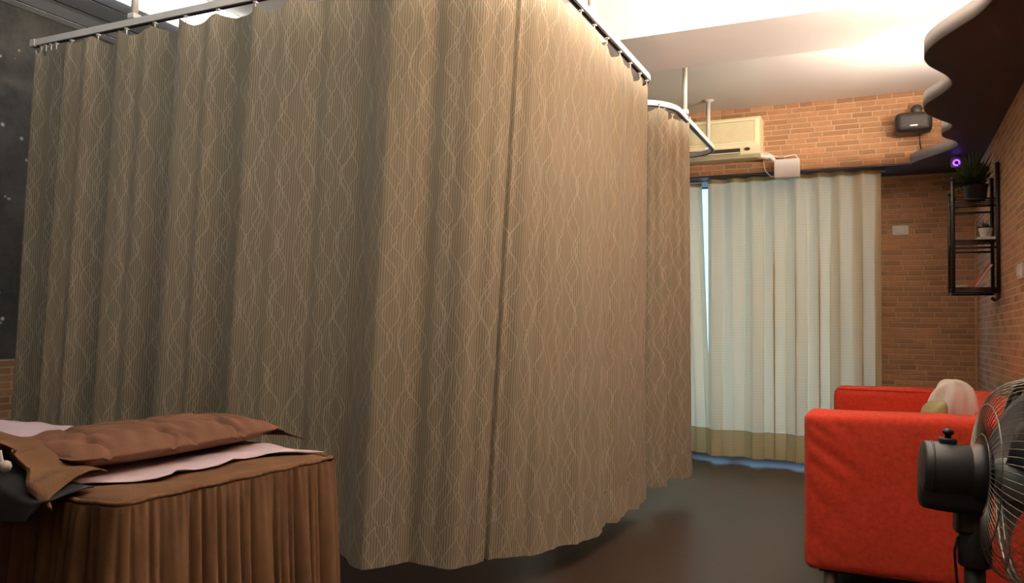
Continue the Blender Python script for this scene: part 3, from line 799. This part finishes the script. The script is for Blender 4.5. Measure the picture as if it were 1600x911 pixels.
obj('pole_sleeve', lathe([(.029, pz_-.19), (.032, pz_-.185), (.032, pz_-.135), (.027, pz_-.125), (.027, pz_-.085)], 24, Matrix.Translation((px_, py_, 0))), 'fan', fan, True)
obj('pole', lathe([(.0155, .03), (.0155, .33), (.020, .335), (.020, pz_-.18)], 20, Matrix.Translation((px_, py_, 0))), 'fan', fan, True)
obj('base', lathe([(.17, 0), (.172, .012), (.15, .024), (.06, .036), (.03, .055), (.022, .07)], 40, Matrix.Translation((px_, py_, 0))), 'fan', fan, True)
obj('cord', tube([(px_-.031, py_-.01, pz_-.13), (px_-.038, py_-.012, pz_-.16), (px_-.034, py_-.012, pz_-.22), (px_-.026, py_-.01, pz_-.30), (px_-.022, py_-.02, .10)], .003, 6), 'fan', fan, True)
# cage: rim, rear and front wires; axis offsets along +local z
RC, zR = .210, .090
rear = [(.058, .016), (.085, .008), (.13, .010), (.172, .024), (.200, .054), (RC, zR)]
front = [(.030, .172), (.075, .166), (.13, .152), (.177, .129), (.205, .104), (RC, zR)]
def ring(rr, z, r, n=64): return tube([(rr*math.cos(2*PI*k/n), rr*math.sin(2*PI*k/n), z) for k in range(n)], r, 6, closed=True)
cage = obj('cage_rim', fx(join(ring(RC+.001, zR-.005, .0055), ring(RC+.001, zR+.006, .0055))), 'wire', fan, True)
def wires(prof, N, twist):
    gs = []
    pc = catmull([(r_, 0, z_) for r_, z_ in prof], 3)
    for k in range(N):
        pts = []
        for m_, p_ in enumerate(pc):
            a = 2*PI*k/N+twist*(m_/len(pc)); pts.append((p_.x*math.cos(a), p_.x*math.sin(a), p_.z))
        gs.append(tube(pts, .0009, 4, caps=False))
    return join(*gs)
gr = obj('rear_grille', fx(join(wires(rear, 72, .25), ring(.086, .008, .0016), ring(.150, .015, .0016))), 'wire', fan, True); gr['kind'] = 'stuff'
gf = obj('front_grille', fx(join(wires(front, 72, -.25), ring(.120, .155, .0016))), 'wire', fan, True); gf['kind'] = 'stuff'
obj('front_badge', fx(lathe([(.042, .168), (.042, .176), (.036, .180)], 24)), 'fan', gf, True)
obj('rear_plate', fx(lathe([(.0585, .010), (.066, .014), (.066, .020), (.05, .024)], 32)), 'fan', fan, True)
hubo = obj('hub', fx(lathe([(.012, .034), (.040, .038), (.043, .044), (.043, .099), (.036, .114), (.012, .119)], 28)), 'hub', fan, True)
for k in range(3):
    P = []
    for i in range(13):
        t = i/12; rr = .040+.145*t; row = []
        for j in range(11):
            s = j/10-.5; wid = (.55+.75*math.sin(min(1, t*1.15)*PI*.62))*(1-.25*max(0, t-.8)/.2)
            a = 2*PI*k/3+2.0+.35*t+s*wid
            row.append((rr*math.cos(a), rr*math.sin(a), .074+s*.055*(1-.35*t)))
        P.append(row)
    bo = obj('blade', fx(sheet_grid(P)), 'blade', hubo, True); solid(bo, .0022)

# ------------------------------------------------------------------ air conditioner and its box
acx0, acx1, acy0, acy1, acz0, acz1 = -1.66, -.795, 5.715, BK_Y-.0045, 2.185, 2.470
ac = thing('air_conditioner', 'yellowed cream wall air conditioner under the ceiling', 'air conditioner', ((acx0+acx1)/2, BK_Y, acz0))
prof = [(acy1, acz0), (acy0+.055, acz0), (acy0+.018, acz0+.020), (acy0, acz0+.075), (acy0-.002, acz0+.10), (acy0, acz1-.02), (acy0+.012, acz1-.004), (acy0+.03, acz1), (acy1, acz1)]
nP = len(prof); V = [(x, y, z) for x in (acx0, acx1) for y, z in prof]
Fs = [tuple(range(nP)), tuple(range(2*nP-1, nP-1, -1))]+[(i, nP+i, nP+(i+1) % nP, (i+1) % nP) for i in range(nP)]
acb = obj('casing', (V, Fs), 'ac', ac)
obj('front_panel', bevel_box(acx0+.03, acx1-.035, acy0-.008, acy0+.004, acz0+.105, acz1-.035, .004), 'ac_in', ac)
obj('panel_rim', join(box(acx0+.018, acx1-.022, acy0-.010, acy0+.003, acz1-.034, acz1-.022), box(acx0+.018, acx1-.022, acy0-.010, acy0+.003, acz0+.092, acz0+.104), box(acx1-.034, acx1-.022, acy0-.010, acy0+.003, acz0+.104, acz1-.034)), 'ac', ac)
obj('air_outlet', box(acx0+.03, acx1-.135, acy0-.001, acy0+.05, acz0+.022, acz0+.060), 'dark', ac)
obj('louver', xform(bevel_box(acx0+.03, acx1-.135, -.004, .034, -.003, .003, .001), Matrix.Translation((0, acy0-.004, acz0+.028)) @ Matrix.Rotation(math.radians(-24), 4, 'X')), 'ac', ac)
obj('receiver_window', xform(lathe([(.017, 0), (.017, .004), (.014, .006)], 20), Matrix.Translation((acx1-.085, acy0+.004, acz0+.052)) @ Matrix.Rotation(math.radians(90), 4, 'X') @ Matrix.Diagonal((1.1, .62, 1.6, 1))), 'dark', ac)
obj('badge', box(acx1-.085, acx1-.045, acy0-.004, acy0+.001, acz0+.080, acz0+.086), 'logo', ac)
jb = thing('junction_box', 'white square plastic box on the bulkhead above the window curtain', 'box', (-.626, 5.86, 2.035))
obj('box_body', bevel_box(-.708, -.545, 5.815, BK_Y-.0042, 2.037, 2.162, .008), 'plastic', jb)
obj('box_lid', bevel_box(-.711, -.542, 5.806, 5.818, 2.034, 2.165, .004), 'plastic', jb)
cd = obj('pipe_cover', tube(catmull([(acx1-.03, 5.80, acz0+.012), (acx1+.03, 5.80, acz0+.004), (-.735, 5.815, 2.187), (-.702, 5.83, 2.150)], 6), .016, 10), 'plastic', None, True, origin=(-.76, 5.8, 2.17)); tag(cd, 'short white bent pipe between air conditioner and white box', 'pipe')
def cable(pts, r, label, mat='plastic'):
    o = obj('cable', tube(catmull(pts, 6), r, 6), mat, None, True, origin=pts[0]); return tag(o, label, 'cable')
cable([(acx1-.01, 5.86, 2.225), (-.760, 5.865, 2.225), (-.70, 5.87, 2.195), (-.64, 5.83, 2.185), (-.575, 5.83, 2.192), (-.553, 5.83, 2.16)], .0045, 'thin white cable looping over the top of the white box')
cable([(acx1+.008, 5.87, 2.215), (-.790, 5.87, 2.16), (-.775, 5.86, 2.10), (-.735, 5.845, 2.055), (-.715, 5.85, 2.05)], .0040, 'thin white cable sagging left of the white box')

# ------------------------------------------------------------------ loudspeaker
spk = thing('loudspeaker', 'small black loudspeaker on a bracket high on the brick bulkhead', 'speaker', (.165, 5.73, 2.26))
obj('cabinet', round_box(.058, .272, 5.67, 5.80, 2.258, 2.388, .028, 10), 'fan', spk, True)
obj('grille', round_box(.066, .262, 5.660, 5.69, 2.268, 2.378, .012, 6), 'dark', spk, True)
obj('badge', box(.143, .186, 5.655, 5.660, 2.288, 2.296), 'logo', spk)
brk = obj('bracket', join(lathe([(.030, -.02), (.034, -.012), (.034, .012), (.028, .02)], 20, Matrix.Translation((.185, 5.76, 2.415)) @ Matrix.Rotation(PI/2, 4, 'X')), tube([(.185, 5.77, 2.415), (.185, BK_Y-.006, 2.425)], .012, 10), bevel_box(.155, .215, BK_Y-.010, BK_Y-.0045, 2.385, 2.465, .002)), 'fan', spk, True)
cable([(.20, 5.78, 2.265), (.205, 5.86, 2.225), (.212, 5.885, 2.19), (.214, 5.885, 2.165)], .003, 'thin dark cable hanging below the loudspeaker', 'fan')

# ------------------------------------------------------------------ wall plate, switch
wp = thing('wall_plate', 'white blank plate on the brick wall right of the window curtain', 'wall plate', (.093, YF, 1.66))
obj('plate', bevel_box(.040, .146, YF-.014, YF-.0042, 1.660, 1.728, .004), 'plastic', wp)
obj('insert', bevel_box(.062, .124, YF-.017, YF-.013, 1.672, 1.716, .002), 'plastic', wp)
p = onx(1597, 424, XR)
sw = thing('light_switch', 'white light switch on the right brick wall at the picture edge', 'switch', (XR, p.y, p.z))
obj('plate', bevel_box(XR-.012, XR-.0005, p.y-.06, p.y+.06, p.z-.036, p.z+.036, .004), 'plastic', sw)
for k in (-1, 1): obj('rocker', bevel_box(XR-.017, XR-.011, p.y+k*.026-.02, p.y+k*.026+.02, p.z-.022, p.z+.022, .002), 'ceramic', sw)

# ------------------------------------------------------------------ corner shelf and what stands on it
HX0, HX1, HY0, HY1, HZ0, HZ1 = .333, .548, 4.98, 5.24, 1.20, 1.80
shf = thing('wall_shelf', 'dark iron wall shelf with three levels in the brick corner', 'shelf', ((HX0+HX1)/2, (HY0+HY1)/2, HZ0))
R_ = .0105
for x, y, zt_ in ((HX0, HY0, HZ1), (HX0, HY1, HZ1-.045), (HX1-.002, HY0, HZ1+.07), (HX1-.002, HY1, HZ1+.03)):
    po = obj('post', tube([(x, y, HZ0-.02), (x, y, zt_)], R_, 10), 'iron', shf, True)
    obj('finial', lathe([(.006, 0), (.013, .006), (.012, .014), (.004, .022)], 12, Matrix.Translation((x, y, zt_))), 'iron', po, True)
obj('scroll_foot', tube(catmull([(HX1-.002, HY0, HZ0-.02), (HX1-.004, HY0, HZ0-.045), (HX1-.020, HY0, HZ0-.058), (HX1-.036, HY0, HZ0-.046)], 5), .0085, 8), 'iron', shf, True)
LEV = [HZ0+.012, 1.472, 1.700]
for z in LEV:
    b_ = obj('shelf_grid', join(*[tube([(HX0, HY0+.04+k*.06, z-.003), (HX1, HY0+.04+k*.06, z-.003)], .003, 6) for k in range(4)], tube([(HX0, HY0, z-.003), (HX0, HY1, z-.003)], .003, 6), tube([(HX0, HY0, z-.004), (HX1, HY0, z-.004)], .004, 6)), 'iron', shf, True)
    for y in (HY0, HY1): obj('front_bar', tube([(HX0, y, z+(-.014 if z < 1.3 else -.045)), (HX1, y, z+(-.014 if z < 1.3 else -.045))], .006, 8), 'iron', b_, True)
obj('guard_rail', join(tube([(HX0, HY0, HZ0-.014), (HX1, HY0, HZ0-.014)], .008, 8), tube([(HX0, HY1, HZ0-.014), (HX1, HY1, HZ0-.014)], .008, 8), tube([(HX0, HY0, HZ0-.014), (HX0, HY1, HZ0-.014)], .008, 8)), 'iron', shf, True)
sc_ = [(HX0+.035+(.024-.0032*k)*math.cos(k*.75), HY0, LEV[2]+.036+(.024-.0032*k)*math.sin(k*.75)) for k in range(1, 8)]
obj('scroll', tube(catmull(sc_, 4), .004, 6), 'iron', shf, True)

def leaf_blade(base, az, ln, lift, wid, droop):
    P = []; d = Vector((math.cos(az), math.sin(az), 0)); s = Vector((-d.y, d.x, 0))
    for i in range(6):
        t = i/5; c = Vector(base)+d*ln*t*math.cos(lift)+Vector((0, 0, ln*t*math.sin(lift)-droop*t*t))
        w = wid*math.sin(PI*(.12+.88*t)**.8)*.5+.0006
        P.append([tuple(c-s*w), tuple(c+Vector((0, 0, -w*.35))), tuple(c+s*w)])
    return sheet_grid(P)
lp = thing('potted_plant', 'bushy dark green potted plant on top of the iron shelf', 'potted plant', (.455, 5.10, LEV[2]))
obj('pot', lathe([(.040, 0), (.052, .008), (.060, .075), (.063, .080), (.063, .088), (.054, .088), (.052, .075)], 24, Matrix.Translation((.455, 5.10, LEV[2]))), 'pot', lp, True)
gs = []; gs2 = []
for k in range(300):
    az = random.uniform(0, 2*PI); li = random.uniform(.15, 1.45); ln = random.uniform(.10, .20)*(1 if li > .5 else .9)
    bx_, by_ = .455+random.uniform(-.03, .03), 5.10+random.uniform(-.03, .03)
    if bx_+math.cos(az)*ln*math.cos(li) > XR-.012: az = PI-az
    g = leaf_blade((bx_, by_, LEV[2]+.08+random.uniform(-.01, .03)), az, ln, li, random.uniform(.008, .016), random.uniform(.0, .05))
    (gs if random.random() < .8 else gs2).append(g)
fo = obj('foliage', join(*gs), 'leaf', lp, True); fo['kind'] = 'stuff'
fo = obj('pale_foliage', join(*gs2), 'leaf_pale', lp, True); fo['kind'] = 'stuff'
sp_ = thing('potted_plant', 'small succulent in a white pot on the middle shelf level', 'potted plant', (.500, 5.07, LEV[1]))
obj('saucer', bevel_box(.452, .540, 5.03, 5.11, LEV[1], LEV[1]+.020, .003), 'ceramic', sp_)
obj('pot', lathe([(.022, .020), (.026, .024), (.034, .066), (.035, .070), (.030, .070), (.028, .06)], 20, Matrix.Translation((.497, 5.07, LEV[1]))), 'ceramic', sp_, True)
gs = []
for k in range(46):
    gs.append(leaf_blade((.497, 5.07, LEV[1]+.058), random.uniform(0, 2*PI), random.uniform(.035, .062), random.uniform(.3, 1.45), .014, .006))
fo = obj('foliage', join(*gs), 'leaf_pale', sp_, True); fo['kind'] = 'stuff'
bk_ = thing('book', 'red book leaning against the right side of the lowest shelf level', 'book', (.46, 5.12, LEV[0]))
BM_ = Matrix.Translation((.440, 5.12, LEV[0]+.0005)) @ Matrix.Rotation(math.radians(32), 4, 'Y')
obj('cover', xform(join(box(-.010, -.007, -.06, .06, 0, .15), box(.007, .010, -.06, .06, 0, .15), box(-.010, .010, .057, .06, 0, .15)), BM_ @ Matrix.Translation((-.0, 0, .006))), 'book', bk_)
obj('pages', xform(box(-.0068, .0068, -.057, .0568, .003, .147), BM_ @ Matrix.Translation((0, 0, .006))), 'paper', bk_)
pk = thing('soap_dish', 'small flat white dish on the lowest shelf level', 'dish', (.385, 5.05, LEV[0]))
obj('dish_body', lathe([(.022, 0), (.030, .003), (.034, .014), (.031, .014), (.026, .006)], 20, Matrix.Translation((.380, 5.05, LEV[0]))), 'ceramic', pk, True)

# purple-lit little device under the canopy
p = Vector((.405, 5.72, 2.037))
pd = thing('led_device', 'small lilac gadget with a glowing purple ring under the black canopy', 'gadget', (p.x, p.y, p.z))
obj('housing', round_box(p.x-.030, p.x+.034, p.y-.01, p.y+.05, p.z-.018, CZ0-.0005, .012, 6), 'lilac', pd, True)
RT = Matrix.Translation((p.x, p.y-.014, p.z+.004)) @ Matrix.Rotation(PI/2, 4, 'X')
obj('glow_ring', xform(tube([(.016*math.cos(2*PI*k/24), .016*math.sin(2*PI*k/24), 0) for k in range(24)], .0055, 8, closed=True), RT), 'glow', pd, True)
obj('lens', xform(lathe([(.011, -.006), (.011, .003), (.007, .006)], 16), RT), 'dark', pd, True)
